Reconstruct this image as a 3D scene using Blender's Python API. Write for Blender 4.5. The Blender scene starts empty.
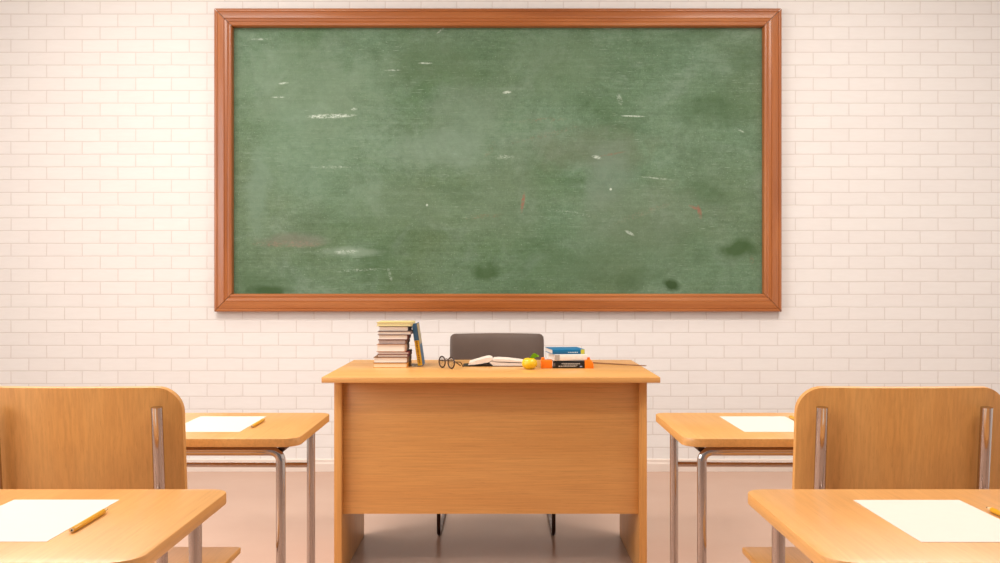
import bpy, bmesh, math, random
from mathutils import Vector, Matrix
random.seed(7)
S = bpy.context.scene
C = S.collection
PI = math.pi
R = math.radians

# ------------------------------------------------------------------ helpers
def tag(o, label=None, cat=None, group=None, kind=None):
    if label: o['label'] = label
    if cat: o['category'] = cat
    if group: o['group'] = group
    if kind: o['kind'] = kind
    return o

def empty(name, loc, label, cat, group=None, rotz=0.0):
    o = bpy.data.objects.new(name, None); C.objects.link(o)
    o.empty_display_size = 0.05
    o.location = loc; o.rotation_euler = (0, 0, rotz)
    return tag(o, label, cat, group)

def obj(name, bm, mat, parent=None, smooth=35, loc=None, label=None):
    me = bpy.data.meshes.new(name)
    bmesh.ops.recalc_face_normals(bm, faces=bm.faces)
    bm.to_mesh(me); bm.free()
    for m in (mat if isinstance(mat, (list, tuple)) else [mat]):
        me.materials.append(m)
    if smooth:
        for p in me.polygons: p.use_smooth = True
        me.set_sharp_from_angle(angle=R(smooth))
    o = bpy.data.objects.new(name, me); C.objects.link(o)
    if parent: o.parent = parent
    if loc: o.location = loc
    if label: o['label'] = label
    return o

def copy_tree(o, parent=None):
    c = o.copy(); C.objects.link(c)
    if parent: c.parent = parent
    for ch in list(o.children): copy_tree(ch, c)
    return c

def NB(): return bmesh.new()

def bevel_sharp(bm, w, seg=2, ang=50):
    es = [e for e in bm.edges if len(e.link_faces) == 2 and e.calc_face_angle(0) > R(ang)]
    if es and w > 0:
        bmesh.ops.bevel(bm, geom=es, offset=w, segments=seg, affect='EDGES', profile=0.5, clamp_overlap=True)

def box(bm, x0, x1, y0, y1, z0, z1, bev=0.0, seg=2):
    b2 = NB()
    bmesh.ops.create_cube(b2, size=1.0)
    for v in b2.verts:
        v.co = Vector(((x0+x1)/2 + v.co.x*(x1-x0), (y0+y1)/2 + v.co.y*(y1-y0), (z0+z1)/2 + v.co.z*(z1-z0)))
    if bev: bevel_sharp(b2, bev, seg)
    merge(bm, b2); return bm

def merge(bm, b2, mat_index=None):
    me = bpy.data.meshes.new('tmp')
    b2.to_mesh(me); b2.free()
    n = len(bm.faces)
    bm.from_mesh(me); bpy.data.meshes.remove(me)
    if mat_index is not None:
        bm.faces.ensure_lookup_table()
        for f in bm.faces[n:]: f.material_index = mat_index

def prism(bm, pts, z0, z1, bev=0.0, seg=2, axis='z'):
    """pts: 2D outline; extruded along axis."""
    b2 = NB()
    def P(p, h):
        if axis == 'z': return (p[0], p[1], h)
        if axis == 'y': return (p[0], h, p[1])
        return (h, p[0], p[1])
    a = [b2.verts.new(P(p, z0)) for p in pts]
    b = [b2.verts.new(P(p, z1)) for p in pts]
    b2.faces.new(a); b2.faces.new(list(reversed(b)))
    n = len(pts)
    for i in range(n):
        b2.faces.new((a[i], a[(i+1) % n], b[(i+1) % n], b[i]))
    bmesh.ops.recalc_face_normals(b2, faces=b2.faces)
    if bev: bevel_sharp(b2, bev, seg)
    merge(bm, b2); return bm

def rrect(x0, x1, y0, y1, r, n=8):
    pts = []
    if not isinstance(r, (list, tuple)): r = [r]*4     # corners: (x1,y0) (x1,y1) (x0,y1) (x0,y0)
    for (cx, cy, sx, sy, a0), q in zip(((x1, y0, -1, 1, -90), (x1, y1, -1, -1, 0), (x0, y1, 1, -1, 90), (x0, y0, 1, 1, 180)), r):
        for i in range(n+1):
            a = R(a0 + 90*i/n)
            pts.append((cx + sx*q + q*math.cos(a), cy + sy*q + q*math.sin(a)))
    return pts

def fillet(pts, r, n=8):
    pts = [Vector(p) for p in pts]
    out = [pts[0]]
    for i in range(1, len(pts)-1):
        p, a, b = pts[i], pts[i-1], pts[i+1]
        u = (a-p).normalized(); v = (b-p).normalized()
        th = u.angle(v)
        if th > PI - 0.02: out.append(p); continue
        d = min(r/math.tan(th/2), (a-p).length*0.49, (b-p).length*0.49)
        rr = d*math.tan(th/2)
        c = p + (u+v).normalized()*(rr/math.sin(th/2))
        s = p+u*d - c; e = p+v*d - c
        tot = s.angle(e)
        for k in range(n+1):
            t = k/n
            q = (s*math.sin((1-t)*tot) + e*math.sin(t*tot))/math.sin(tot)
            out.append(c+q)
    out.append(pts[-1])
    return out

def tube(bm, pts, r, n=16, closed=False):
    pts = [Vector(p) for p in pts]
    b2 = NB()
    rings = []
    m = len(pts)
    t0 = (pts[1]-pts[0]).normalized()
    nrm = t0.orthogonal().normalized()
    prev = t0
    rad = r if isinstance(r, (list, tuple)) else [r]*m
    for i, p in enumerate(pts):
        if closed: t = (pts[(i+1) % m]-pts[i-1]).normalized()
        elif i == 0: t = t0
        elif i == m-1: t = (pts[-1]-pts[-2]).normalized()
        else: t = ((pts[i+1]-p).normalized() + (p-pts[i-1]).normalized()).normalized()
        q = prev.rotation_difference(t); nrm = (q @ nrm); nrm = (nrm - t*nrm.dot(t)).normalized(); prev = t
        bn = t.cross(nrm)
        rings.append([b2.verts.new(p + (nrm*math.cos(2*PI*k/n) + bn*math.sin(2*PI*k/n))*rad[i]) for k in range(n)])
    for i in range(m if closed else m-1):
        a, b = rings[i], rings[(i+1) % m]
        for k in range(n):
            b2.faces.new((a[k], a[(k+1) % n], b[(k+1) % n], b[k]))
    if not closed:
        b2.faces.new(rings[0]); b2.faces.new(list(reversed(rings[-1])))
    merge(bm, b2); return bm

def lathe(bm, prof, n=32, cx=0, cy=0):
    b2 = NB(); rings = []
    for (r, z) in prof:
        if r < 1e-6: rings.append([b2.verts.new((cx, cy, z))])
        else: rings.append([b2.verts.new((cx+r*math.cos(2*PI*k/n), cy+r*math.sin(2*PI*k/n), z)) for k in range(n)])
    for a, b in zip(rings, rings[1:]):
        for k in range(n):
            k2 = (k+1) % n
            if len(a) == 1: b2.faces.new((a[0], b[k], b[k2]))
            elif len(b) == 1: b2.faces.new((a[k], a[k2], b[0]))
            else: b2.faces.new((a[k], a[k2], b[k2], b[k]))
    merge(bm, b2); return bm

# ------------------------------------------------------------------ materials
def srgb(r, g, b):
    f = lambda c: c/12.92 if c <= 0.04045 else ((c+0.055)/1.055)**2.4
    return (f(r/255), f(g/255), f(b/255), 1)

class NT:
    def __init__(s, name):
        s.m = bpy.data.materials.new(name); s.m.use_nodes = True
        s.t = s.m.node_tree; s.n = s.t.nodes; s.l = s.t.links
        s.bsdf = s.n['Principled BSDF']
    def new(s, kind, **kw):
        nd = s.n.new(kind)
        for k, v in kw.items(): setattr(nd, k, v)
        return nd
    def link(s, a, b): s.l.new(a, b)
    def coord(s, scale=(1, 1, 1), loc=(0, 0, 0), rot=(0, 0, 0)):
        tc = s.new('ShaderNodeTexCoord'); mp = s.new('ShaderNodeMapping')
        mp.inputs['Scale'].default_value = scale; mp.inputs['Location'].default_value = loc; mp.inputs['Rotation'].default_value = rot
        s.link(tc.outputs['Object'], mp.inputs['Vector']); return mp.outputs['Vector']
    def noise(s, vec, scale=1, detail=4, rough=0.55, dist=0.0):
        nd = s.new('ShaderNodeTexNoise')
        nd.inputs['Scale'].default_value = scale; nd.inputs['Detail'].default_value = detail
        nd.inputs['Roughness'].default_value = rough; nd.inputs['Distortion'].default_value = dist
        s.link(vec, nd.inputs['Vector']); return nd.outputs['Fac']
    def ramp(s, fac, stops):
        nd = s.new('ShaderNodeValToRGB'); e = nd.color_ramp.elements
        while len(e) < len(stops): e.new(0.5)
        for q, (p, c) in zip(e, stops): q.position = p; q.color = c
        s.link(fac, nd.inputs['Fac']); return nd.outputs['Color']
    def math(s, op, a, b=None, c=None, clamp=False):
        nd = s.new('ShaderNodeMath', operation=op, use_clamp=clamp)
        for i, v in enumerate((a, b, c)):
            if v is None: continue
            if isinstance(v, (int, float)): nd.inputs[i].default_value = v
            else: s.link(v, nd.inputs[i])
        return nd.outputs[0]
    def mix(s, fac, a, b, blend='MIX'):
        nd = s.new('ShaderNodeMix', data_type='RGBA', blend_type=blend)
        for i, v in ((0, fac), (6, a), (7, b)):
            if isinstance(v, (int, float)): nd.inputs[i].default_value = v
            elif isinstance(v, (tuple, list)): nd.inputs[i].default_value = v
            else: s.link(v, nd.inputs[i])
        return nd.outputs[2]
    def bump(s, h, strength=0.2, dist=0.002):
        nd = s.new('ShaderNodeBump'); nd.inputs['Strength'].default_value = strength; nd.inputs['Distance'].default_value = dist
        s.link(h, nd.inputs['Height']); s.link(nd.outputs['Normal'], s.bsdf.inputs['Normal'])
    def set(s, color=None, rough=None, metal=None, spec=None, **kw):
        b = s.bsdf.inputs
        if color is not None:
            if isinstance(color, (tuple, list)): b['Base Color'].default_value = color
            else: s.link(color, b['Base Color'])
        if rough is not None:
            if isinstance(rough, (int, float)): b['Roughness'].default_value = rough
            else: s.link(rough, b['Roughness'])
        if metal is not None: b['Metallic'].default_value = metal
        if spec is not None: b['Specular IOR Level'].default_value = spec
        for k, v in kw.items(): b[k].default_value = v
        return s.m

def plain(name, col, rough=0.5, metal=0.0, var=0.05, scale=40, spec=None):
    n = NT(name)
    v = n.coord()
    f = n.noise(v, scale, 3)
    lo = tuple(c*(1-var) for c in col[:3]) + (1,); hi = tuple(min(1, c*(1+var)) for c in col[:3]) + (1,)
    return n.set(n.ramp(f, [(0.3, lo), (0.7, hi)]), rough, metal, spec)

def wood(name, axis, dark, mid, light, rough=0.38, coat=0.0, fleck=1.0):
    n = NT(name)
    sc = [1, 1, 1]; i = 'xyz'.index(axis)
    def vec(across, along, loc=(0, 0, 0)):
        s_ = [across]*3; s_[i] = along
        return n.coord(s_, loc)
    broad = n.noise(vec(9, 0.7, (3, 1, 2)), 1, 3, 0.5, 0.6)
    fine = n.noise(vec(170, 5), 1, 4, 0.6)
    flk = n.noise(vec(420, 28, (7, 5, 1)), 1, 2, 0.5)
    base = n.ramp(broad, [(0.25, dark), (0.5, mid), (0.78, light)])
    f1 = n.ramp(fine, [(0.3, (0.80, 0.77, 0.72, 1)), (0.62, (1.06, 1.06, 1.06, 1))])
    c = n.mix(0.55, base, f1, 'MULTIPLY')
    f2 = n.ramp(flk, [(0.60, (1, 1, 1, 1)), (0.78, (0.80, 0.74, 0.66, 1))])
    c = n.mix(0.6*fleck, c, f2, 'MULTIPLY')
    n.set(c, rough, 0, 0.5)
    n.bsdf.inputs['Coat Weight'].default_value = coat
    n.bsdf.inputs['Coat Roughness'].default_value = 0.22
    n.bump(fine, 0.05, 0.001)
    return n.m

BEECH = (srgb(216, 149, 78), srgb(225, 160, 88), srgb(232, 170, 99))
beech_x = wood('beech_grain_x', 'x', *BEECH, coat=0.28)
beech_y = wood('beech_grain_y', 'y', *BEECH, coat=0.28)
beech_z = wood('beech_grain_z', 'z', *BEECH)
FR = (srgb(154, 84, 38), srgb(176, 102, 50), srgb(196, 124, 70))
frame_x = wood('frame_wood_x', 'x', *FR, rough=0.3, coat=0.3)
frame_z = wood('frame_wood_z', 'z', *FR, rough=0.3, coat=0.3)

def chrome_mat(name, col, rough):
    n = NT(name); v = n.coord()
    f = n.noise(v, 25, 2)
    r = n.ramp(f, [(0.3, (rough*0.8,)*3+(1,)), (0.7, (rough*1.25,)*3+(1,))])
    return n.set(col, r, 1.0)
chrome = chrome_mat('brushed_chrome', (0.50, 0.435, 0.40, 1), 0.11)
dark_steel = chrome_mat('dark_bronze_steel', (0.075, 0.045, 0.035, 1), 0.35)
rubber = plain('dark_rubber', (0.03, 0.028, 0.026, 1), 0.7)
leather = NT('grey_leather')
_v = leather.coord(); _h = leather.noise(_v, 260, 3)
leather.set(leather.ramp(leather.noise(_v, 6, 3), [(0.3, srgb(86, 67, 56)), (0.7, srgb(95, 75, 63))]), 0.5)
leather.bump(_h, 0.15, 0.001); leather = leather.m
paper = plain('white_paper', srgb(226, 209, 194), 0.6, 0, 0.01)
pages = NT('page_block_edges')
_f = pages.noise(pages.coord((3, 3, 900)), 1, 2)
pages.set(pages.ramp(_f, [(0.3, srgb(226, 207, 190)), (0.7, srgb(242, 228, 214))]), 0.75); pages = pages.m

# brick wall: painted white running bond
W, RH = 0.2070, 0.0740
n = NT('white_painted_brick')
tc = n.new('ShaderNodeTexCoord'); sx = n.new('ShaderNodeSeparateXYZ'); n.link(tc.outputs['Object'], sx.inputs[0])
cx = n.new('ShaderNodeCombineXYZ')
jit = n.noise(n.coord((9, 9, 9)), 1, 2)
jz = n.math('MULTIPLY', n.math('SUBTRACT', jit, 0.5), 0.004)
n.link(n.math('ADD', n.math('ADD', sx.outputs['X'], 0.873 + W/2 + 20*W), jz), cx.inputs['X'])
n.link(n.math('ADD', n.math('ADD', sx.outputs['Z'], -0.7285 + 20*RH), jz), cx.inputs['Y'])
br = n.new('ShaderNodeTexBrick'); br.offset = 0.5; br.offset_frequency = 2; br.squash = 1.0
n.link(cx.outputs[0], br.inputs['Vector'])
br.inputs['Color1'].default_value = srgb(245, 237, 231); br.inputs['Color2'].default_value = srgb(243, 234, 228)
br.inputs['Mortar'].default_value = srgb(229, 217, 209)  # joints tinted darker to stand in for shade in the grooves
br.inputs['Scale'].default_value = 1; br.inputs['Mortar Size'].default_value = 0.0036; br.inputs['Mortar Smooth'].default_value = 0.5
br.inputs['Bias'].default_value = 0; br.inputs['Brick Width'].default_value = W; br.inputs['Row Height'].default_value = RH
gr = n.noise(n.coord((14, 14, 70)), 1, 4)
col = n.mix(0.35, br.outputs['Color'], n.ramp(gr, [(0.35, (0.95, 0.94, 0.93, 1)), (0.65, (1, 1, 1, 1))]), 'MULTIPLY')
n.set(col, 0.6, 0, 0.3)
hgt = n.math('ADD', n.math('MULTIPLY', br.outputs['Fac'], -1.0), n.math('MULTIPLY', gr, 0.22))
n.bump(hgt, 0.4, 0.003)
brick = n.m

plaster = plain('white_plaster', srgb(238, 239, 240), 0.8, 0, 0.02, 6)
grey_plaster = plain('grey_plaster', srgb(150, 154, 160), 0.8, 0, 0.02, 6)
ceil_m = plain('white_ceiling_paint', srgb(246, 242, 236), 0.85, 0, 0.01, 6)
skirt_m = plain('pale_skirting_paint', srgb(240, 220, 206), 0.45, 0, 0.02, 8)
n = NT('smooth_beige_floor')
fv = n.coord()
n.set(n.ramp(n.noise(fv, 1.6, 4), [(0.3, srgb(203, 165, 144)), (0.7, srgb(209, 172, 151))]), 0.25, 0, 0.06)
n.bump(n.noise(fv, 180, 2), 0.03, 0.001)
floor_m = n.m

# ------------------------------------------------------------------ measurements
YW = 5.805           # brick wall
XL, XR, YB, ZC = -3.6, 3.6, -2.6, 3.25

# ------------------------------------------------------------------ room
def struct(name, bm, m, loc=None, smooth=35):
    o = obj(name, bm, m, None, smooth, loc); o['kind'] = 'structure'; return o

struct('floor', box(NB(), XL, XR, YB, YW, -0.1, 0.0), floor_m)
struct('ceiling', box(NB(), XL, XR, YB, YW, ZC, ZC+0.1), ceil_m)
struct('wall_back', box(NB(), XL-0.15, XR+0.15, YW, YW+0.15, -0.1, ZC+0.1), brick)
struct('wall_front', box(NB(), XL-0.15, XR+0.15, YB-0.15, YB, -0.1, ZC+0.1), grey_plaster)  # unseen wall, its grey chosen to cut frontal fill under the desk
struct('wall_right', box(NB(), XR, XR+0.15, YB, YW, -0.1, ZC+0.1), plaster)
# left wall with three window openings
wins = [(-1.8, -0.4), (0.0, 1.4), (1.8, 3.2)]
wz0, wz1 = 1.1, 2.9
bm = NB()
box(bm, XL-0.15, XL, YB, YW, -0.1, wz0); box(bm, XL-0.15, XL, YB, YW, wz1, ZC+0.1)
ys = [YB] + [v for w in wins for v in w] + [YW]
for a, b in zip(ys[0::2], ys[1::2]): box(bm, XL-0.15, XL, a, b, wz0, wz1)
struct('wall_left', bm, plaster)
win_m = plain('white_window_paint', srgb(240, 238, 234), 0.4, 0, 0.01)
for i, (a, b) in enumerate(wins):
    bm = NB(); t = 0.05; m_ = (a+b)/2
    box(bm, XL-0.11, XL-0.05, a, a+t, wz0, wz1); box(bm, XL-0.11, XL-0.05, b-t, b, wz0, wz1)
    box(bm, XL-0.11, XL-0.05, a+t, b-t, wz0, wz0+t); box(bm, XL-0.11, XL-0.05, a+t, b-t, wz1-t, wz1)
    box(bm, XL-0.10, XL-0.06, m_-0.025, m_+0.025, wz0+t, wz1-t)
    struct('window_%d' % (i+1), bm, win_m)
# skirting with a grooved top
bp = [(YW, 0.0), (YW-0.016, 0.0), (YW-0.016, 0.044), (YW-0.013, 0.047), (YW-0.013, 0.051), (YW-0.011, 0.054), (YW-0.011, 0.066), (YW-0.007, 0.071), (YW, 0.072)]
struct('baseboard_back', prism(NB(), bp, XL, XR, axis='x'), skirt_m, smooth=20)

# ------------------------------------------------------------------ chalkboard
BX0, BX1, BZ0, BZ1 = -1.646, 1.622, 0.926, 2.673
FW, FT = 0.1034, 0.058
t = empty('chalkboard', ((BX0+BX1)/2, YW, BZ0), 'large green chalkboard with a mitred red-brown wooden frame on the white brick wall', 'chalkboard')
ox, oz = (BX0+BX1)/2, BZ0
hw, hh = (BX1-BX0)/2, BZ1-BZ0
# profile: (distance from the outer edge, stand-off from the wall)
prof = [(0, 0), (0, 0.046), (0.004, 0.051), (0.012, 0.053), (0.016, 0.0525), (0.018, 0.050), (0.021, 0.053), (0.040, 0.057), (0.058, 0.058), (0.060, 0.0555), (0.063, 0.058),
        (0.076, 0.056), (0.080, 0.052), (0.083, 0.0525), (0.090, 0.056), (0.096, 0.0555), (0.1005, 0.052), (0.1034, 0.046), (0.1034, 0.0)]
def rail(side, mat):
    bm = NB(); g = 0.0019
    a, b = [], []
    for (d, s) in prof:
        if side == 'top': p, q = (-hw+d+g, hh-d), (hw-d-g, hh-d)
        elif side == 'bottom': p, q = (-hw+d+g, d), (hw-d-g, d)
        elif side == 'left': p, q = (-hw+d, d+g), (-hw+d, hh-d-g)
        else: p, q = (hw-d, d+g), (hw-d, hh-d-g)
        a.append(bm.verts.new((p[0], -s, p[1]))); b.append(bm.verts.new((q[0], -s, q[1])))
    for i in range(len(prof)-1):
        bm.faces.new((a[i], a[i+1], b[i+1], b[i]))
    bm.faces.new((a[-1], a[0], b[0], b[-1]))
    bm.faces.new(a); bm.faces.new(list(reversed(b)))
    return obj('frame_rail', bm, mat, t, 28)
rail('top', frame_x); rail('bottom', frame_x); rail('left', frame_z); rail('right', frame_z)

# board surface: worn green paint with chalk dust, wiped patches and stray strokes
n = NT('worn_green_chalkboard')
PX = 5.79e-3
def bpt(px, py):   # photograph pixel on the board -> board coordinates (from the board's own origin)
    return ((px-500)*PX - ox, 1.1 - (py-281.5)*PX - oz)
tc = n.new('ShaderNodeTexCoord'); sp = n.new('ShaderNodeSeparateXYZ'); n.link(tc.outputs['Object'], sp.inputs[0])
wob = n.noise(n.coord((4, 4, 4)), 1, 4, 0.6)
wob2 = n.noise(n.coord((5, 5, 5), (3, 9, 4)), 1, 4, 0.6)
wobf = n.noise(n.coord((70, 70, 130)), 1, 3, 0.7)
def cc(r, g, b): return srgb(r, g, b)
big = n.noise(n.coord((1.3, 1, 1.6), (2.2, 0, 1.1)), 1, 5, 0.55, 0.4)
c = n.ramp(big, [(0.30, cc(88, 116, 76)), (0.5, cc(104, 130, 97)), (0.72, cc(118, 144, 114))])
# yellowish / bluish drift
hue = n.noise(n.coord((0.9, 1, 0.9), (7, 0, 3)), 1, 3)
c = n.mix(n.math('MULTIPLY', n.ramp(hue, [(0.42, (0, 0, 0, 1)), (0.68, (1, 1, 1, 1))]), 0.30), c, cc(112, 116, 84))
# long horizontal wiping streaks
st = n.noise(n.coord((1.6, 1, 46)), 1, 5, 0.65, 0.2)
c = n.mix(n.math('MULTIPLY', n.ramp(st, [(0.46, (0, 0, 0, 1)), (0.74, (1, 1, 1, 1))]), 0.22), c, cc(146, 166, 140))
st2 = n.noise(n.coord((2.5, 1, 30), (5, 2, 8)), 1, 4, 0.6, 0.4)
c = n.mix(n.math('MULTIPLY', n.ramp(st2, [(0.5, (0, 0, 0, 1)), (0.75, (1, 1, 1, 1))]), 0.24), c, cc(84, 110, 70))
# canvas-like fine weave
wv = n.noise(n.coord((50, 1, 170)), 1, 2)
wv2 = n.noise(n.coord((170, 1, 50), (1, 4, 2)), 1, 2)
wsum = n.math('ADD', wv, wv2)
c = n.mix(0.8, c, n.ramp(n.math('MULTIPLY', wsum, 0.5), [(0.34, (0.82, 0.82, 0.82, 1)), (0.66, (1.13, 1.13, 1.13, 1))]), 'MULTIPLY')
# cloudy chalk dust
du = n.noise(n.coord((3.2, 1, 3.8), (1, 0, 9)), 1, 7, 0.68, 0.8)
c = n.mix(n.math('MULTIPLY', n.ramp(du, [(0.50, (0, 0, 0, 1)), (0.78, (1, 1, 1, 1))]), 0.42), c, cc(150, 166, 146))
# mottling, fine scratches and bright specks
mo = n.noise(n.coord((5, 1, 7), (3, 8, 1)), 1, 6, 0.65, 0.6)
c = n.mix(1.0, c, n.ramp(mo, [(0.28, (0.80, 0.82, 0.78, 1)), (0.5, (1, 1, 1, 1)), (0.74, (1.15, 1.13, 1.15, 1))]), 'MULTIPLY')
mo2 = n.noise(n.coord((22, 1, 30), (6, 2, 4)), 1, 4, 0.7)
c = n.mix(1.0, c, n.ramp(mo2, [(0.30, (0.84, 0.85, 0.82, 1)), (0.5, (1, 1, 1, 1)), (0.72, (1.16, 1.15, 1.17, 1))]), 'MULTIPLY')
sc1 = n.noise(n.coord((14, 1, 190), (2, 3, 8)), 1, 2, 0.5, 0.3)
ms1 = n.noise(n.coord((2.2, 1, 2.6), (5, 1, 6)), 1, 3)
c = n.mix(n.math('MULTIPLY', n.math('MULTIPLY', n.ramp(sc1, [(0.63, (0, 0, 0, 1)), (0.76, (1, 1, 1, 1))]), n.ramp(ms1, [(0.40, (0, 0, 0, 1)), (0.62, (1, 1, 1, 1))])), 0.55), c, cc(186, 200, 176))
tiny = n.noise(n.coord((120, 1, 120), (8, 0, 5)), 1, 1, 0.5)
c = n.mix(n.math('MULTIPLY', n.ramp(tiny, [(0.64, (0, 0, 0, 1)), (0.78, (1, 1, 1, 1))]), 0.4), c, cc(176, 192, 166))
spk = n.noise(n.coord((85, 1, 110), (4, 0, 2)), 1, 2, 0.5)
msk = n.noise(n.coord((3, 1, 3), (9, 3, 3)), 1, 3)
sf = n.math('MULTIPLY', n.ramp(spk, [(0.70, (0, 0, 0, 1)), (0.80, (1, 1, 1, 1))]), n.ramp(msk, [(0.42, (0, 0, 0, 1)), (0.62, (1, 1, 1, 1))]))
c = n.mix(n.math('MULTIPLY', sf, 0.75), c, cc(196, 208, 186))
def patch(c, px, py, rx, ry, col, k, rot=0.0, wobble=0.9, soft=0.55, grain=None):
    """soft-edged worn or chalked area, sizes in photograph pixels"""
    u0, v0 = bpt(px, py)
    du_ = n.math('SUBTRACT', sp.outputs['X'], u0); dv_ = n.math('SUBTRACT', sp.outputs['Z'], v0)
    cs, sn = math.cos(rot), math.sin(rot)
    a = n.math('ADD', n.math('MULTIPLY', du_, cs), n.math('MULTIPLY', dv_, sn))
    b = n.math('ADD', n.math('MULTIPLY', du_, -sn), n.math('MULTIPLY', dv_, cs))
    a = n.math('DIVIDE', a, rx*PX); b = n.math('DIVIDE', b, ry*PX)
    w_ = n.math('MULTIPLY', n.math('SUBTRACT', wob, 0.5), wobble*2); w2_ = n.math('MULTIPLY', n.math('SUBTRACT', wob2, 0.5), wobble*2)
    a = n.math('ADD', a, w_); b = n.math('ADD', b, w2_)
    r = n.math('SQRT', n.math('ADD', n.math('MULTIPLY', a, a), n.math('MULTIPLY', b, b)))
    f = n.math('DIVIDE', n.math('SUBTRACT', 1.0, r), soft, clamp=True)
    if grain is not None: f = n.math('MULTIPLY', f, n.math('MULTIPLY', n.math('SUBTRACT', wobf, grain), 5.0, clamp=True))
    return n.mix(n.math('MULTIPLY', f, k), c, col)
DG = cc(66, 92, 50)
for a in ((486, 270, 19, 11, DG, .75), (737, 248, 25, 13, DG, .9), (671, 286, 12, 8, cc(54, 78, 38), .95), (268, 292, 24, 8, cc(60, 86, 46), .85),
          (262, 284, 34, 18, DG, .45), (374, 262, 24, 26, DG, .42), (715, 110, 46, 26, DG, .38), (748, 60, 20, 18, DG, .38), (690, 35, 40, 9, DG, .35), (640, 278, 34, 12, DG, .35),
          (705, 190, 30, 20, DG, .32), (428, 60, 60, 30, cc(98, 118, 84), .4), (590, 150, 80, 26, cc(110, 112, 86), .4), (298, 240, 34, 9, cc(134, 128, 112), .5),
          (300, 150, 60, 60, cc(128, 152, 124), .3), (258, 195, 16, 55, cc(134, 156, 132), .4), (470, 110, 50, 45, cc(134, 150, 126), .35), (560, 65, 70, 40, cc(122, 142, 110), .35),
          (610, 175, 30, 40, cc(132, 148, 128), .45), (350, 252, 40, 6, cc(156, 172, 148), .5), (400, 205, 80, 30, cc(122, 142, 112), .3), (505, 195, 50, 60, cc(118, 134, 104), .3),
          (650, 215, 90, 40, cc(126, 134, 110), .3), (310, 85, 100, 55, cc(140, 158, 130), .35), (630, 250, 110, 45, cc(92, 112, 78), .35),
          (440, 150, 60, 26, cc(142, 160, 138), .35), (560, 270, 60, 26, cc(92, 116, 84), .3)):
    c = patch(c, *a)
CH = cc(222, 230, 210); RD = cc(168, 100, 82)
for px, py, rx, ry, col, k, rot, g in ((332, 116, 26, 2.6, CH, 1.0, 0.03, .42), (354, 109, 4, 2, CH, .8, 0, .45), (632, 116, 13, 1.0, CH, .8, -.03, .3), (425, 63, 8, 1.2, CH, .7, 0, .35),
        (283, 83, 6, 1.2, CH, .7, .1, .35), (278, 97, 8, 1.0, CH, .6, 0, .35), (507, 92, 5, 1.6, CH, .8, .1, .35), (597, 157, 6, 2.0, CH, .7, -.2, .35), (505, 157, 11, 3.0, CH, .5, 0, .46),
        (345, 252, 14, 3, CH, .5, .05, .42), (260, 39, 12, 1.2, CH, .5, 0, .4), (392, 70, 10, 1.0, CH, .5, 0, .4), (611, 189, 1.5, 1.5, CH, .8, 0, .3), (427, 205, 1.4, 1.4, CH, .8, 0, .3),
        (630, 233, 6, 1.8, CH, .6, -.5, .35), (330, 167, 26, 1.6, CH, .45, 0, .45), (620, 100, 3, 7, CH, .4, .3, .4), (442, 29, 8, 1.2, CH, .45, .7, .4), (740, 130, 6, 1.2, CH, .5, -.5, .4),
        (572, 213, 28, 2.5, CH, .35, -.15, .5), (655, 178, 20, 1.0, CH, .4, -.1, .4), (390, 275, 2, 8, CH, .3, .3, .4), (360, 270, 40, 1.6, CH, .4, 0.02, .48),
        (523, 203, 2.0, 11, RD, .75, -.15, .35), (700, 212, 2.6, 8, RD, .65, .2, .35), (695, 208, 7, 1.8, RD, .6, -.4, .35), (612, 154, 14, 1.2, RD, .45, .18, .4),
        (545, 135, 40, 3.4, RD, .30, .25, .5), (540, 120, 34, 3, RD, .28, .05, .5), (490, 150, 4, 12, RD, .25, -.5, .5), (485, 216, 24, 3, RD, .28, .1, .5), (752, 262, 2.6, 8, RD, .4, 0, .45),
        (290, 244, 36, 4, cc(170, 130, 112), .45, 0, .45), (645, 212, 40, 4, cc(170, 130, 112), .3, .35, .5)):
    c = patch(c, px, py, rx, ry, col, k, rot, 0.5 if ry > 1.5 else 0.35, 0.5, g)
c = n.mix(1.0, c, (0.90, 0.93, 0.97, 1), 'MULTIPLY')
n.set(c, 0.62, 0, 0.25)
n.bump(n.math('ADD', wv, wv2), 0.08, 0.001)
i0 = FW - 0.012
obj('board_panel', box(NB(), -hw+i0, hw-i0, -0.009, -0.001, i0, hh-i0), n.m, t)

# ------------------------------------------------------------------ teacher's desk
DT = 0.757
t = empty('teacher_desk', (-0.0353, 4.0, 0), 'wide beech teacher desk with a modesty panel standing below the chalkboard', 'desk')
def loc_box(x0, x1, y0, y1, z0, z1, bev): return box(NB(), x0+0.0353, x1+0.0353, y0-4.0, y1-4.0, z0, z1, bev)
obj('desktop', loc_box(-0.640, 0.575, 3.583, 4.385, DT-0.0205, DT, 0.0022), beech_x, t)
obj('side_panel', loc_box(-0.6164, -0.588, 3.713, 4.331, 0, DT-0.0207, 0.0015), beech_z, t)
obj('side_panel', loc_box(0.518, 0.5458, 3.713, 4.331, 0, DT-0.0207, 0.0015), beech_z, t)
obj('front_panel', loc_box(-0.5877, 0.5177, 3.742, 3.760, 0.2305, DT-0.0207, 0.001), beech_x, t)

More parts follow.
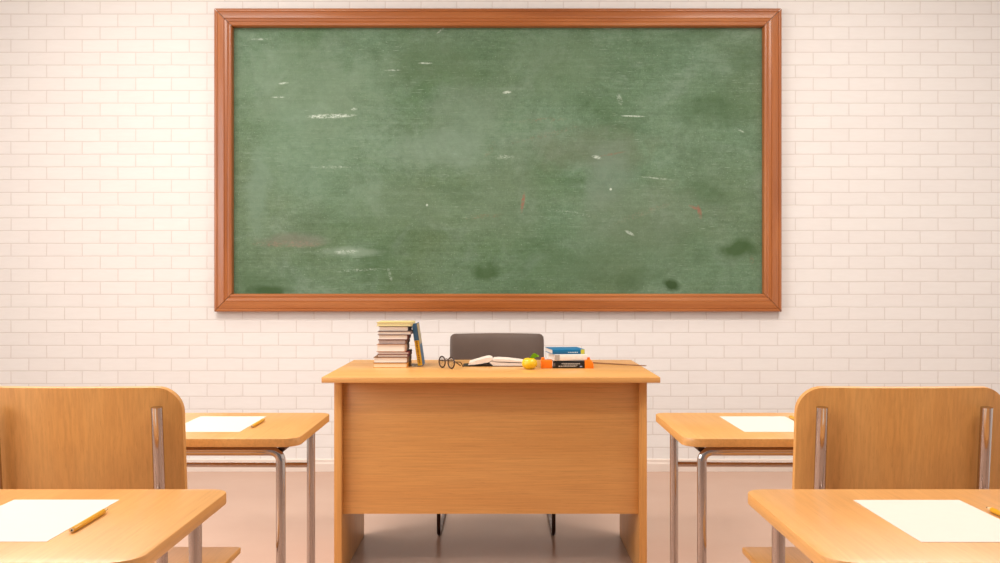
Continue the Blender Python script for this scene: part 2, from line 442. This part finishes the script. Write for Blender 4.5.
# ------------------------------------------------------------------ teacher's chair
CXC = -0.0165
t = empty('office_chair', (CXC, 4.55, 0), 'grey leather cantilever chair behind the teacher desk', 'chair')
def pad(w, h, th, r, bulge, seg=20):
    """upholstered slab in x-z, front towards -y"""
    bm = NB(); rows = 16
    def halfw(v):
        z = v*h
        d = min(z, h-z)
        return w/2 if d >= r else w/2 - r + math.sqrt(max(0, r*r-(r-d)**2))
    vs = {}
    for side in (0, 1):
        for j in range(rows+1):
            v = 0.5-0.5*math.cos(PI*j/rows); hx = halfw(v)
            for i in range(seg+1):
                u = -math.cos(PI*i/seg)
                x = hx*u
                ed = (1-abs(u)**6)*(1-abs(2*v-1)**6)
                y = (-1 if side == 0 else 1)*(th*0.18 + th*0.32*ed**0.5) + bulge*(u*u)
                vs[side, j, i] = bm.verts.new((x, y, v*h))
    for side in (0, 1):
        for j in range(rows):
            for i in range(seg):
                bm.faces.new((vs[side, j, i], vs[side, j, i+1], vs[side, j+1, i+1], vs[side, j+1, i]))
    for i in range(seg):
        for j in (0, rows):
            bm.faces.new((vs[0, j, i], vs[0, j, i+1], vs[1, j, i+1], vs[1, j, i]))
    for j in range(rows):
        for i in (0, seg):
            bm.faces.new((vs[0, j, i], vs[0, j+1, i], vs[1, j+1, i], vs[1, j, i]))
    return bm
bm = pad(0.447, 0.36, 0.05, 0.022, -0.03)
for v in bm.verts: v.co.z += 0.006*(1-(v.co.x/0.2235)**2)*(v.co.z/0.36)
bmesh.ops.rotate(bm, verts=bm.verts, cent=(0, 0, 0), matrix=Matrix.Rotation(R(-7), 3, 'X'))
bmesh.ops.translate(bm, verts=bm.verts, vec=(0.002, 4.762-4.55, 0.488))
obj('backrest', bm, leather, t, 60)
bm = pad(0.447, 0.45, 0.06, 0.03, 0.0)
bmesh.ops.rotate(bm, verts=bm.verts, cent=(0, 0, 0), matrix=Matrix.Rotation(R(-90), 3, 'X'))
bmesh.ops.translate(bm, verts=bm.verts, vec=(0.002, 4.29-4.55, 0.445))
obj('seat', bm, leather, t, 60)
for s in (-1, 1):
    bm = NB(); x = 0.2475*s
    path = [(x*0.84, 4.80-4.55, 0.76), (x*0.84, 4.775-4.55, 0.43), (x, 4.70-4.55, 0.40), (x, 4.305-4.55, 0.40), (x, 4.305-4.55, 0.0085), (x, 4.86-4.55, 0.0085)]
    tube(bm, fillet(path, 0.03, 7), 0.0083)
    obj('leg_frame', bm, dark_steel, t)
for y_, z_ in ((4.85, 0.0085), (4.45, 0.40)):
    obj('crossbar', tube(NB(), [(-0.2475, y_-4.55, z_), (0.2475, y_-4.55, z_)], 0.008), dark_steel, t)

# ------------------------------------------------------------------ pupils' tables
TH = 0.725
def make_table(label):
    """origin: floor under the aisle-side rear corner; table runs to +x and towards the camera (-y)"""
    t = empty('student_desk', (0, 0, 0), label, 'desk', 'light wood student desks')
    w, d = 0.70, 0.473
    obj('tabletop', prism(NB(), rrect(0, w, -d, 0, (0.045, 0.036, 0.036, 0.045), 10), TH-0.0205, TH, 0.0018), beech_y, t)
    lx0, lx1, yf, yn, r = 0.048, w-0.048, -0.055, -0.441, 0.0116
    bm = NB()
    tube(bm, fillet([(lx0, yn, 0.012), (lx0, yn, 0.6905), (lx1, yn, 0.6905), (lx1, yn, 0.012)], 0.024, 8), r, 20)
    obj('front_leg_frame', bm, chrome, t)
    for x in (lx0, lx1):
        obj('leg', tube(NB(), [(x, yf, 0.012), (x, yf, TH-0.0207)], r, 20), chrome, t)
        obj('side_rail', tube(NB(), [(x, yf-0.010, 0.6945), (x, yn+0.006, 0.6945)], 0.0085, 14), dark_steel, t)
        for y in (yf, yn):
            bm = NB(); lathe(bm, [(0, 0), (0.012, 0), (0.0135, 0.002), (0.0135, 0.02), (0.0112, 0.022)], 20, x, y)
            obj('foot_cap', bm, rubber, t)
    obj('crossbar', tube(NB(), [(lx0+0.008, yf, 0.588), (lx1-0.008, yf, 0.586)], 0.0075, 14), chrome, t)
    return t
Y1, Y2 = 1.807, 2.858
XLE, XRE = -0.486, 0.440
protoL = make_table('front student desk on the left, its right corner below the larger chair back')
protoL.location = (XLE-0.70, Y1, 0)
lab = {(0, 1): 'smaller far student desk just left of the teacher desk, partly behind the left chair back',
       (1, 0): 'front student desk on the right, its rounded left corner pointing to the aisle',
       (1, 1): 'smaller far student desk just right of the teacher desk, partly behind the right chair back'}
protoL['label'] = 'large front student desk at the bottom left, nearer the viewer than the left chair'
lab[(1, 0)] = 'large front student desk at the bottom right, nearer the viewer than the right chair'
for (sx_, row), l in lab.items():
    c_ = copy_tree(protoL); c_['label'] = l
    c_.location = ((XLE+0.004-0.70) if sx_ == 0 else XRE, Y1 if row == 0 else Y2, 0)

# ------------------------------------------------------------------ pupils' chairs
def curved_panel(w, z0, z1, r, th, sag, tilt, nx=40):
    bm = NB(); V = []
    xs = sorted(set([-w/2 + w*i/nx for i in range(nx+1)] + [s*(w/2 - r + r*math.sin(R(a))) for a in range(0, 91, 9) for s in (-1, 1)]))
    xs = [x for i, x in enumerate(xs) if i == 0 or x-xs[i-1] > 1e-5]
    for x in xs:
        e = abs(x)-(w/2-r)
        d = 0 if e <= 0 else r - math.sqrt(max(0, r*r-e*e))
        col = []
        y = sag*(x/(w/2))**2
        for zz in (z0+d, z1-d):
            for yy in (0, th):
                col.append(bm.verts.new((x, y+yy + tilt*(z1-zz), zz + tilt*yy)))
        V.append(col)      # lower front, lower back, upper front, upper back
    for a, b in zip(V, V[1:]):
        bm.faces.new((a[0], b[0], b[2], a[2])); bm.faces.new((a[1], a[3], b[3], b[1]))
        bm.faces.new((a[2], b[2], b[3], a[3])); bm.faces.new((a[0], a[1], b[1], b[0]))
    for a in (V[0], V[-1]): bm.faces.new((a[0], a[1], a[3], a[2]))
    bmesh.ops.recalc_face_normals(bm, faces=bm.faces)
    bevel_sharp(bm, 0.0022, 2, 55)
    return bm
def make_chair(label, dx):
    t = empty('student_chair', (0, 0, 0), label, 'chair', 'wooden student chairs')     # origin on the floor under the backrest top
    obj('backrest', curved_panel(0.423, 0.595, 0.887, 0.052, 0.016, 0.018, 0.10), beech_z, t)
    obj('seat', prism(NB(), rrect(-0.212, 0.212, 0.080, 0.483, (0.015, 0.010, 0.010, 0.015), 8), 0.428, 0.442, 0.002), beech_y, t)
    for s in (-1, 1):
        x = 0.1635*s + dx
        top = (x, -0.0215+0.010+0.004, 0.85)
        yb = 0.10*(0.891-0.45) - 0.012
        post = [(x, -0.0105+0.10*(0.891-0.85)-0.004, 0.850), (x, 0.10*(0.891-0.46)-0.0105-0.004, 0.46), (x, -0.01, 0.012)]
        po = obj('back_post', tube(NB(), fillet(post, 0.06, 6), 0.0116, 22), chrome, t)
        leg = [(x, 0.052, 0.415), (x, 0.42, 0.415), (x, 0.445, 0.012)]
        obj('leg', tube(NB(), fillet(leg, 0.04, 8), 0.0105, 20), chrome, t)
        for y in (-0.01, 0.445):
            obj('foot_cap', lathe(NB(), [(0, 0), (0.012, 0), (0.0135, 0.002), (0.0135, 0.02), (0.0112, 0.022)], 20, x, y), rubber, t)
    obj('crossbar', tube(NB(), [(-0.16, 0.30, 0.415), (0.16, 0.30, 0.415)], 0.008, 14), chrome, t)
    return t
YC = 1.998
ch = make_chair('beech chair at the left frame edge, tucked under the far left student desk', 0.007)
ch.location = (-0.853, YC, 0)
c2 = make_chair('beech chair on the right, both chrome back posts in view', -0.007)
c2.location = (0.811, YC, 0)

# ------------------------------------------------------------------ sheets and pencils
def sheet(x0, x1, y0, y1, label):
    bm = NB(); cx_, cy_ = (x0+x1)/2, (y0+y1)/2
    box(bm, x0-cx_, x1-cx_, y0-cy_, y1-cy_, 0, 0.0006)
    o = obj('paper_sheet', bm, paper, None, 35, (cx_, cy_, TH+0.0001)); tag(o, label, 'paper', 'blank sheets on the student desks')
sheet(-0.8335, -0.653, 1.4395, 1.716, 'blank white sheet on the large front left student desk')
sheet(0.6055, 0.787, 1.4375, 1.714, 'blank white sheet on the large front right student desk')
sheet(-0.8315, -0.6485, 2.490, 2.776, 'blank white sheet on the far left student desk beside the teacher desk')
sheet(0.609, 0.790, 2.490, 2.776, 'blank white sheet on the far right student desk, half hidden by the chair back')
pen_y = plain('yellow_pencil_lacquer', srgb(226, 160, 24), 0.3, 0, 0.04, 60)
pen_w = plain('bare_pencil_wood', srgb(230, 196, 150), 0.6, 0, 0.06, 200)
graph = plain('graphite', (0.02, 0.02, 0.022, 1), 0.45)
def make_pencil(label):
    t = empty('pencil', (0, 0, 0), label, 'pencil', 'yellow pencils on the student desks')   # origin: desk point under the blunt end, tip to +y
    rr = 0.0045; L = 0.140
    hexa = [(rr*math.cos(R(60*k+30)), 0.0045+rr*math.sin(R(60*k+30))) for k in range(6)]
    hexa = [(x, z-min(h[1] for h in hexa)) for x, z in hexa]
    zc = sum(h[1] for h in hexa)/6
    obj('barrel', prism(NB(), hexa, 0.0, L-0.018, 0.0003, 1, 'y'), pen_y, t)
    def cone(a, b, ra, rb, n=18):
        bm = NB(); tube(bm, [(0, a, zc), (0, b, zc)], [ra, rb], n); return bm
    obj('sharpened_wood', cone(L-0.018, L-0.005, 0.0037, 0.0013), pen_w, t)
    obj('lead_tip', cone(L-0.005, L+0.001, 0.0013, 0.0003), graph, t)
    obj('blunt_end', cone(-0.0006, 0.0, 0.0030, 0.0033), pen_w, t)
    obj('lead_core', cone(-0.0010, -0.0006, 0.0013, 0.0013), graph, t)
    return t
pc = make_pencil('yellow pencil lying against the sheet on the large front left student desk')
spots = [(-0.6375, 1.489, 0.5, 1.0), (0.7985, 1.500, 0.3, 1.0), (-0.634, 2.556, 0.0, 1.12), (0.7945, 2.615, 0.0, 1.08)]
plab = [None, 'yellow pencil at the right frame edge on the large front right student desk',
        'small yellow pencil beside the sheet on the far left student desk', 'yellow pencil tip peeking out beside the right chair back on the far right student desk']
for i, (x, y, a, sc_) in enumerate(spots):
    o = pc if i == 0 else copy_tree(pc)
    o.location = (x, y, TH+0.0002); o.rotation_euler.z = R(a)
    if plab[i]: o['label'] = plab[i]

# ------------------------------------------------------------------ books
def cloth(name, col, rough=0.55): return plain(name, srgb(*col), rough, 0, 0.06, 90)
ZT = DT + 0.0002
def make_book(loc, w, d, th, cover, label, rotz=0.0, pm=None, board=0.0018, over=0.003, group=None, name='book', rotx=None):
    """lying book, spine on local +x, length along y; origin at the middle of its underside"""
    t = empty(name, loc, label, 'book', group, rotz)
    b = board
    r = th*0.18
    out = [(-w/2, 0), (w/2-r, 0), (w/2-r*0.25, r*0.3), (w/2, th*0.3), (w/2, th*0.7), (w/2-r*0.25, th-r*0.3), (w/2-r, th), (-w/2, th), (-w/2, th-b), (w/2-r-b, th-b), (w/2-b*1.4, th*0.7), (w/2-b*1.4, th*0.3), (w/2-r-b, b), (-w/2, b)]
    obj('cover', prism(NB(), out, -d/2, d/2, 0, axis='y'), cover, t)
    bm = NB(); box(bm, -w/2+over, w/2-max(b*2.2, r), -d/2+over, d/2-over, b+0.0001, th-b-0.0001)
    obj('pages', bm, pm or pages, t)
    return t
pg_cream = plain('cream_page_edges', srgb(230, 214, 160), 0.7, 0, 0.05, 200)
pg_grey = plain('greyish_page_edges', srgb(196, 176, 170), 0.7, 0, 0.08, 200)
pg_warm = plain('warm_page_edges', srgb(245, 222, 180), 0.7, 0, 0.04, 200)
m_yel = cloth('straw_yellow_cover', (214, 192, 128)); m_nvy = cloth('dark_navy_cover', (44, 42, 54)); m_brn = cloth('brown_cover', (112, 72, 48))
m_gry = cloth('taupe_cover', (128, 104, 96)); m_red = cloth('crimson_cover', (112, 22, 30)); m_mar = cloth('maroon_brown_cover', (100, 40, 22))
m_och = cloth('ochre_cover', (200, 128, 44)); m_olv = cloth('grey_brown_cover', (132, 92, 58)); m_tan = cloth('tan_cover', (196, 150, 120))
GB = 'books stacked on the left of the teacher desk'
Q = 3.985e-3
# bottom to top: x of the page side and spine edge in the photograph, thickness in px, depth, cover, pages, label
stack = [(373.5, 407.6, 4.55, .185, m_och, pg_warm, 'cream-paged book with an ochre cover at the very bottom of the left stack'),
         (373.5, 407.8, 5.75, .182, m_olv, pages, 'thick book with a grey-brown cover, second from the bottom of the left stack'),
         (377.5, 408.2, 2.9, .165, m_red, pages, 'thin crimson book below the thick tan one in the left stack'),
         (377.5, 408.8, 2.4, .165, m_red, pages, 'thin crimson book directly beneath the thick tan one in the left stack'),
         (376.6, 406.0, 7.3, .160, m_tan, pages, 'thick tan book in the middle of the left stack'),
         (378.2, 406.4, 4.6, .160, m_brn, pg_grey, 'brown book with greyish pages resting on the thick tan one'),
         (378.2, 407.9, 5.0, .160, m_mar, pages, 'maroon-spined book fourth from the top of the left stack'),
         (377.6, 411.2, 3.3, .165, m_gry, pages, 'thin wide book third from the top of the left stack'),
         (378.6, 408.6, 5.1, .160, m_nvy, pages, 'dark navy book just below the straw yellow top book'),
         (376.6, 411.8, 4.0, .170, m_yel, pg_cream, 'straw yellow book on the very top of the left stack')]
stack[2] = (377.5, 408.2, 2.9, .165, m_red, pages, 'thin dark red book lying directly on the thick grey-brown book')
z = ZT
YS = 3.979
rz = [0.0, 0.3, -0.6, 0.5, 0.0, -0.5, 0.6, 0.0, 0.4, -0.3]
for i, (xa, xb, tp, dp, cov, pm, l) in enumerate(stack):
    xa_, xb_ = (xa-500)*Q, (xb-500)*Q
    th = tp*Q*1.0
    make_book(((xa_+xb_)/2, YS+0.002*(i % 3)+dp/2, z), xb_-xa_, dp, th, cov, l, R(rz[i]), pm, board=0.0013 if th < 0.014 else 0.0018, group=GB)
    z += th + 0.0002
STACK_TOP = z

# book leaning on the stack: blue and yellow spine to the viewer
m_blu = cloth('dusty_blue_cover', (62, 104, 140), 0.4); m_yl2 = cloth('golden_yellow_print', (226, 172, 34), 0.4); m_kha = cloth('khaki_print', (176, 160, 120), 0.4)
t = empty('book', (-0.3215, 4.10, ZT), 'blue and yellow book leaning upright against the left stack', 'book')
Hb, Tb, Db = 0.174, 0.0195, 0.125
def lean(bm): return bm
ang = R(-8.3)
M = Matrix.Rotation(ang, 4, 'Y')
def leaned(bm):
    bmesh.ops.transform(bm, matrix=M, verts=bm.verts); return bm
# local: x thickness, y depth, z height; lower left edge on the desk; leans to -x
def lbox(x0, x1, y0, y1, z0, z1, bev=0.0): return leaned(box(NB(), x0, x1, y0, y1, z0, z1, bev))
y0 = -0.065
cov = NB(); box(cov, -Tb/2, -Tb/2+0.0015, y0, y0+Db, 0, Hb); box(cov, Tb/2-0.0015, Tb/2, y0, y0+Db, 0, Hb); box(cov, -Tb/2, Tb/2, y0, y0+0.0015, 0, Hb)
bmesh.ops.remove_doubles(cov, verts=cov.verts, dist=1e-6)
zl = Tb/2*math.sin(abs(ang))
o_ = obj('cover', leaned(cov), m_blu, t); o_.location.z = zl
o_ = obj('pages', lbox(-Tb/2+0.0017, Tb/2-0.0017, y0+0.0017, y0+Db-0.003, 0.002, Hb-0.002), pages, t); o_.location.z = zl
o_ = obj('spine_band', lbox(-Tb/2+0.0003, Tb/2-0.0003, y0-0.0005, y0-0.0001, 0.002, Hb*0.60), m_yl2, t); o_.location.z = zl
o_ = obj('cover_print', lbox(Tb/2+0.0001, Tb/2+0.0005, y0+0.002, y0+Db-0.01, Hb*0.50, Hb-0.003), m_kha, t); o_.location.z = zl
bm = NB(); random.seed(3)
zz = 0.012
while zz < Hb*0.56:
    hgt_ = random.uniform(0.003, 0.007)
    merge(bm, leaned(box(NB(), -0.004, 0.003, y0-0.0008, y0-0.0005, zz, zz+hgt_))); zz += hgt_+0.0022
o_ = obj('spine_lettering', bm, cloth('brown_ink', (150, 96, 24)), t); o_.location.z = zl

# right-hand pile
m_blk = cloth('black_cover', (20, 17, 16), 0.35); m_wht = cloth('off_white_cover', (240, 226, 214), 0.4); m_cyn = cloth('bright_blue_cover', (16, 104, 150), 0.35)
m_grn = cloth('lime_yellow_print', (206, 200, 70), 0.4); m_sil = cloth('silver_grey_ink', (170, 160, 150), 0.4); m_pgr = cloth('pale_grey_print', (178, 166, 156), 0.45)
GR = 'books piled on the right of the teacher desk'
def front_book(loc, wx, dy, th, cover, label, rz_=0.0, pm=None, board=0.0018):
    """spine towards the viewer: loc is the middle of the spine's lower edge"""
    a = R(rz_)
    off = Vector((-math.sin(a)*dy/2, math.cos(a)*dy/2, 0))
    return make_book(Vector(loc)+off, dy, wx, th, cover, label, R(-90)+a, pm, board, group=GR)
q = 3.95e-3
tb = 0.0292
b1 = front_book((0.2712, 3.947, ZT), 0.124, 0.16, tb, m_blk, 'black book with grey spine lettering at the bottom of the right pile')
def on_spine(book, dy, items, mat, name, proud=0.0004):
    bm = NB()
    for (u0, u1, v0, v1) in items: box(bm, dy/2+0.0001, dy/2+proud, u0, u1, v0, v1)
    return obj(name, bm, mat, book)
random.seed(11)
items = []
for (v0, v1, ua, ub) in ((0.0165, 0.0205, -0.028, 0.046), (0.0120, 0.0145, -0.020, 0.036), (0.0060, 0.0105, -0.040, 0.030)):
    u = ua
    while u < ub:
        wd = random.uniform(0.003, 0.008); items.append((u, min(u+wd, ub), v0, v1)); u += wd + 0.0016
on_spine(b1, 0.16, items, m_sil, 'spine_lettering')
on_spine(b1, 0.16, [(-0.060, -0.053, 0.008, 0.022)], plain('dark_grey_emblem', srgb(96, 84, 78), .5), 'spine_emblem')
on_spine(b1, 0.16, [(0.044, 0.053, 0.0055, 0.0095)], cloth('pale_blue_ink', (150, 160, 190)), 'publisher_mark')
b2_ = front_book((0.279, 3.950, ZT+tb+0.0002), 0.132, 0.165, 0.0255, m_wht, 'off-white book in the middle of the right pile', 6.5)
on_spine(b2_, 0.165, [(-0.064, -0.044, 0.0025, 0.0235)], m_pgr, 'spine_label')
b3 = front_book((0.2715, 3.955, ZT+tb+0.0255+0.0006), 0.130, 0.150, 0.0190, m_cyn, 'bright blue paperback on top of the right pile', 8.0, paper)
on_spine(b3, 0.150, [(0.049, 0.0645, 0.0005, 0.0185)], m_grn, 'spine_band')
items = []; u = -0.002
while u < 0.036: items.append((u, u+0.005, 0.006, 0.0085)); u += 0.0068
on_spine(b3, 0.150, items, cloth('white_ink', (230, 236, 240)), 'spine_lettering')

# orange blocks at both ends of the pile
orange = plain('orange_plastic', srgb(250, 124, 12), 0.35, 0, 0.03, 50)
GO = 'orange blocks beside the right book pile'
t = empty('toy_block', (0.1835, 3.972, ZT), 'orange block left of the black book, beside the apple', 'block', GO)
obj('block_body', box(NB(), -0.0215, 0.0235, -0.025, 0.025, 0, 0.0325, 0.002), orange, t)
obj('stud', prism(NB(), rrect(-0.0195, -0.0065, -0.010, 0.010, 0.003, 5), 0.0322, 0.0415, 0.001), orange, t)
t = empty('toy_block', (0.3515, 3.972, ZT), 'orange block right of the black book, beside the pointer', 'block', GO)
obj('block_body', prism(NB(), [(-0.0170, 0), (0.0185, 0), (0.0175, 0.018), (0.0085, 0.0335), (-0.0170, 0.0335)], -0.025, 0.025, 0.0015, 2, 'y'), orange, t)
obj('stud', prism(NB(), rrect(-0.0050, 0.0055, -0.008, 0.008, 0.003, 5), 0.0332, 0.042, 0.001), orange, t)

# apple
n = NT('yellow_apple_skin')
v_ = n.coord()
f_ = n.noise(v_, 30, 4)
n.set(n.ramp(f_, [(0.3, srgb(228, 176, 14)), (0.7, srgb(240, 198, 28))]), 0.32)
t = empty('apple', (0.1155, 3.915, ZT), 'yellow apple with one green leaf in front of the open book', 'apple')
ap = []
for k in range(25):
    a = -PI/2 + PI*k/24
    r_ = 0.0302*math.cos(a)**0.82 if math.cos(a) > 1e-4 else 0
    zz = 0.0238 + 0.0238*math.sin(a)
    ap.append([max(r_, 0), zz])
ap = [(r_*(1-0.05*(zz < 0.012)), zz - 0.007*math.exp(-(r_/0.009)**2)*(1 if zz > 0.024 else -0.6)) for r_, zz in ap]
ap[0] = (0, ap[0][1]); ap[-1] = (0, ap[-1][1])
zmin = min(p[1] for p in ap); ap = [(r_, zz-zmin) for r_, zz in ap]
obj('flesh', lathe(NB(), ap, 36), n.m, t, 60)
obj('stem', tube(NB(), [(0, 0, 0.036), (0.002, 0, 0.044), (0.006, -0.001, 0.050)], [0.0012, 0.0011, 0.0015], 10), plain('apple_stem_brown', srgb(96, 60, 30), .7), t)
bm = NB(); rows = []
for k in range(11):
    u = k/10; wd = 0.0125*math.sin(PI*u**0.85)**0.9 if 0 < u < 1 else 0.0003
    p = Vector((0.003+0.034*u, -0.002-0.004*u, 0.047+0.014*math.sin(PI*u*0.75)-0.004*u))
    rows.append([bm.verts.new(p+Vector((-0.2*s*wd, -0.55*s*wd, 0.75*s*wd - 0.004*abs(s)))) for s in (-1, -0.5, 0, 0.5, 1)])
for a, b in zip(rows, rows[1:]):
    for i in range(4): bm.faces.new((a[i], a[i+1], b[i+1], b[i]))
bmesh.ops.solidify(bm, geom=bm.faces, thickness=0.0007)
obj('leaf', bm, plain('leaf_green', srgb(150, 208, 50), .4, 0, .12, 120), t, 60)

# open book
YO = 4.03; qo = 4.03e-3
def op(px, py): return ((px-492)*qo, max(0.0, (366.8-py)*qo*0.80))
t = empty('open_book', ((492-500)*qo, YO, ZT), 'open book with white pages and black cover lying between the glasses and the apple', 'book')
cov_m = cloth('black_book_cover', (30, 22, 20), 0.5)
# cover, lying flat with the left board lifted towards the hump
cv = [op(462.5, 366.3), op(470, 365.6), op(480, 364.4), op(487, 363.0), op(490.5, 363.6), op(493, 366.1), op(537, 366.1), op(537, 366.8), op(492, 366.8), op(489, 364.8), op(486.5, 364.0), op(480, 365.4), op(470, 366.4), op(462.5, 366.8)]
obj('cover', prism(NB(), cv, 0.0, 0.135, 0, axis='y'), cov_m, t)
lp = [op(468.3, 365.0), op(468.8, 362.4), op(474, 360.4), op(480, 358.2), op(486, 356.2), op(489, 355.7), op(491.5, 356.5), op(493.0, 358.4), op(490.6, 360.2), op(488.2, 361.6), op(486.2, 362.3), op(480, 363.6), op(474, 364.7)]
obj('left_pages', prism(NB(), lp, 0.003, 0.130, 0, axis='y'), pages if False else paper, t, 30)
rp = [op(493.2, 366.0), op(490.8, 363.3), op(489.0, 362.0), op(491.0, 360.5), op(496, 361.6), op(506, 362.2), op(520, 362.7), op(534, 363.2), op(534.3, 366.0)]
obj('right_pages', prism(NB(), rp, 0.003, 0.130, 0, axis='y'), paper, t, 30)
fl = [op(491.6, 360.1), op(494.0, 357.9), op(499, 357.6), op(508, 358.2), op(520, 360.0), op(533, 362.6), op(533, 363.0), op(520, 361.7), op(506, 361.0), op(497, 360.7)]
obj('lifted_leaves', prism(NB(), fl, 0.003, 0.130, 0, axis='y'), paper, t, 30)

# eyeglasses
gl_m = plain('dark_horn_rim', srgb(48, 24, 14), 0.35, 0, 0.1, 150)
glass = NT('thin_lens_glass')
glass.set((1, 1, 1, 1), 0.02); glass.bsdf.inputs['Transmission Weight'].default_value = 1.0; glass.bsdf.inputs['IOR'].default_value = 1.05
glass = glass.m
A = Vector((-0.230, 3.975, 0)); B = Vector((-0.1915, 3.925, 0))
mid = (A+B)/2; ex = (B-A).normalized(); ey = Vector((-ex.y, ex.x, 0))
t = empty('eyeglasses', (mid.x, mid.y, ZT), 'round dark-rimmed eyeglasses standing on the desk between the book stack and the open book', 'glasses')
hd = (B-A).length/2; rl = 0.0215
def gp(u, v, z): 
    p = ex*u + ey*v; return (p.x, p.y, z)
zc = rl+0.0022
for s in (-1, 1):
    ring = [gp(s*hd + rl*math.cos(2*PI*k/40), 0, zc + rl*math.sin(2*PI*k/40)) for k in range(40)]
    ro = obj('rim', tube(NB(), ring, 0.0026, 8, closed=True), gl_m, t)
    bm = NB(); b_ = [bm.verts.new(gp(s*hd + 0.0205*math.cos(2*PI*k/40), 0, zc + 0.0205*math.sin(2*PI*k/40))) for k in range(40)]
    fc = bm.faces.new(b_); bmesh.ops.solidify(bm, geom=[fc], thickness=0.0012)
    obj('lens', bm, glass, t, 0)
br_ = [gp(-hd+rl*0.9, 0, zc+0.008), gp(-0.004, -0.001, zc+0.013), gp(0.004, -0.001, zc+0.013), gp(hd-rl*0.9, 0, zc+0.008)]
obj('bridge', tube(NB(), fillet(br_, 0.006, 5), 0.0018, 8), gl_m, t)
for s, dr in ((-1, Vector((0.80, 0.60, 0))), (1, Vector((0.28, 0.96, 0)))):
    h = ex*(s*(hd+rl+0.002)); z1 = zc+0.004
    L = 0.105
    pts = [(h.x-ex.x*s*0.004, h.y-ex.y*s*0.004, z1), (h.x+dr.x*0.006, h.y+dr.y*0.006, z1), (h.x+dr.x*L*0.7, h.y+dr.y*L*0.7, z1-0.006), (h.x+dr.x*L, h.y+dr.y*L, 0.0018)]
    obj('temple', tube(NB(), fillet(pts, 0.015, 6), 0.0022, 8), gl_m, t)

# pointer stick
ptr = plain('brown_varnished_stick', srgb(140, 92, 44), 0.4, 0, 0.1, 80)
P0 = Vector((0.262, 4.272, ZT+0.0038)); P1 = Vector((0.592, 4.040, ZT+0.0022))
bm = NB(); d_ = P1-P0
tube(bm, [(0, 0, 0.0), tuple(d_*0.98), tuple(d_)], [0.0036, 0.0021, 0.0012], 12)
o = obj('pointer_stick', bm, ptr, None, 35, P0); tag(o, 'thin brown wooden pointer lying across the right end of the teacher desk', 'pointer')

# ------------------------------------------------------------------ light
def area(name, loc, rot, sx_, sy_, e, col):
    l = bpy.data.lights.new(name, 'AREA'); l.shape = 'RECTANGLE'; l.size = sx_; l.size_y = sy_; l.energy = e; l.color = col
    o = bpy.data.objects.new(name, l); C.objects.link(o); o.location = loc; o.rotation_euler = rot; return o
WARM = (0.98, 0.97, 0.93)
for i, (a, b) in enumerate(wins):
    area('window_daylight_%d' % (i+1), (XL-0.04, (a+b)/2, (wz0+wz1)/2), (0, R(-90), 0), wz1-wz0-0.1, b-a-0.1, (15, 50, 44)[i], (0.96, 0.98, 1.0))
for y, en, x_ in ((0.5, 32, 1.6), (3.3, 70, 1.55), (4.6, 14, 1.9)):  # first row is added fill for the chair backs and desk panel
    for x in (-x_, x_):
        area('ceiling_lamp_and_fill', (x, y, ZC-0.03), (0, 0, 0), 1.3, 0.5, en*(1.05 if x < 0 else 0.95), WARM)
w = bpy.data.worlds.new('sky'); S.world = w; w.use_nodes = True
w.node_tree.nodes['Background'].inputs[0].default_value = (1.0, 0.93, 0.86, 1); w.node_tree.nodes['Background'].inputs[1].default_value = 1.0

# ------------------------------------------------------------------ camera
cd = bpy.data.cameras.new('camera'); cam = bpy.data.objects.new('camera', cd); C.objects.link(cam)
cam.location = (0, 0, 1.1); cam.rotation_euler = (R(90), 0, 0)
cd.sensor_width = 36; cd.lens = 36; cd.clip_start = 0.05
S.camera = cam
S.view_settings.view_transform = 'Standard'; S.view_settings.look = 'None'
S.view_settings.gamma = 1.0; S.view_settings.use_curve_mapping = False
S.view_settings.exposure = -0.19
S.cycles.diffuse_bounces = 2
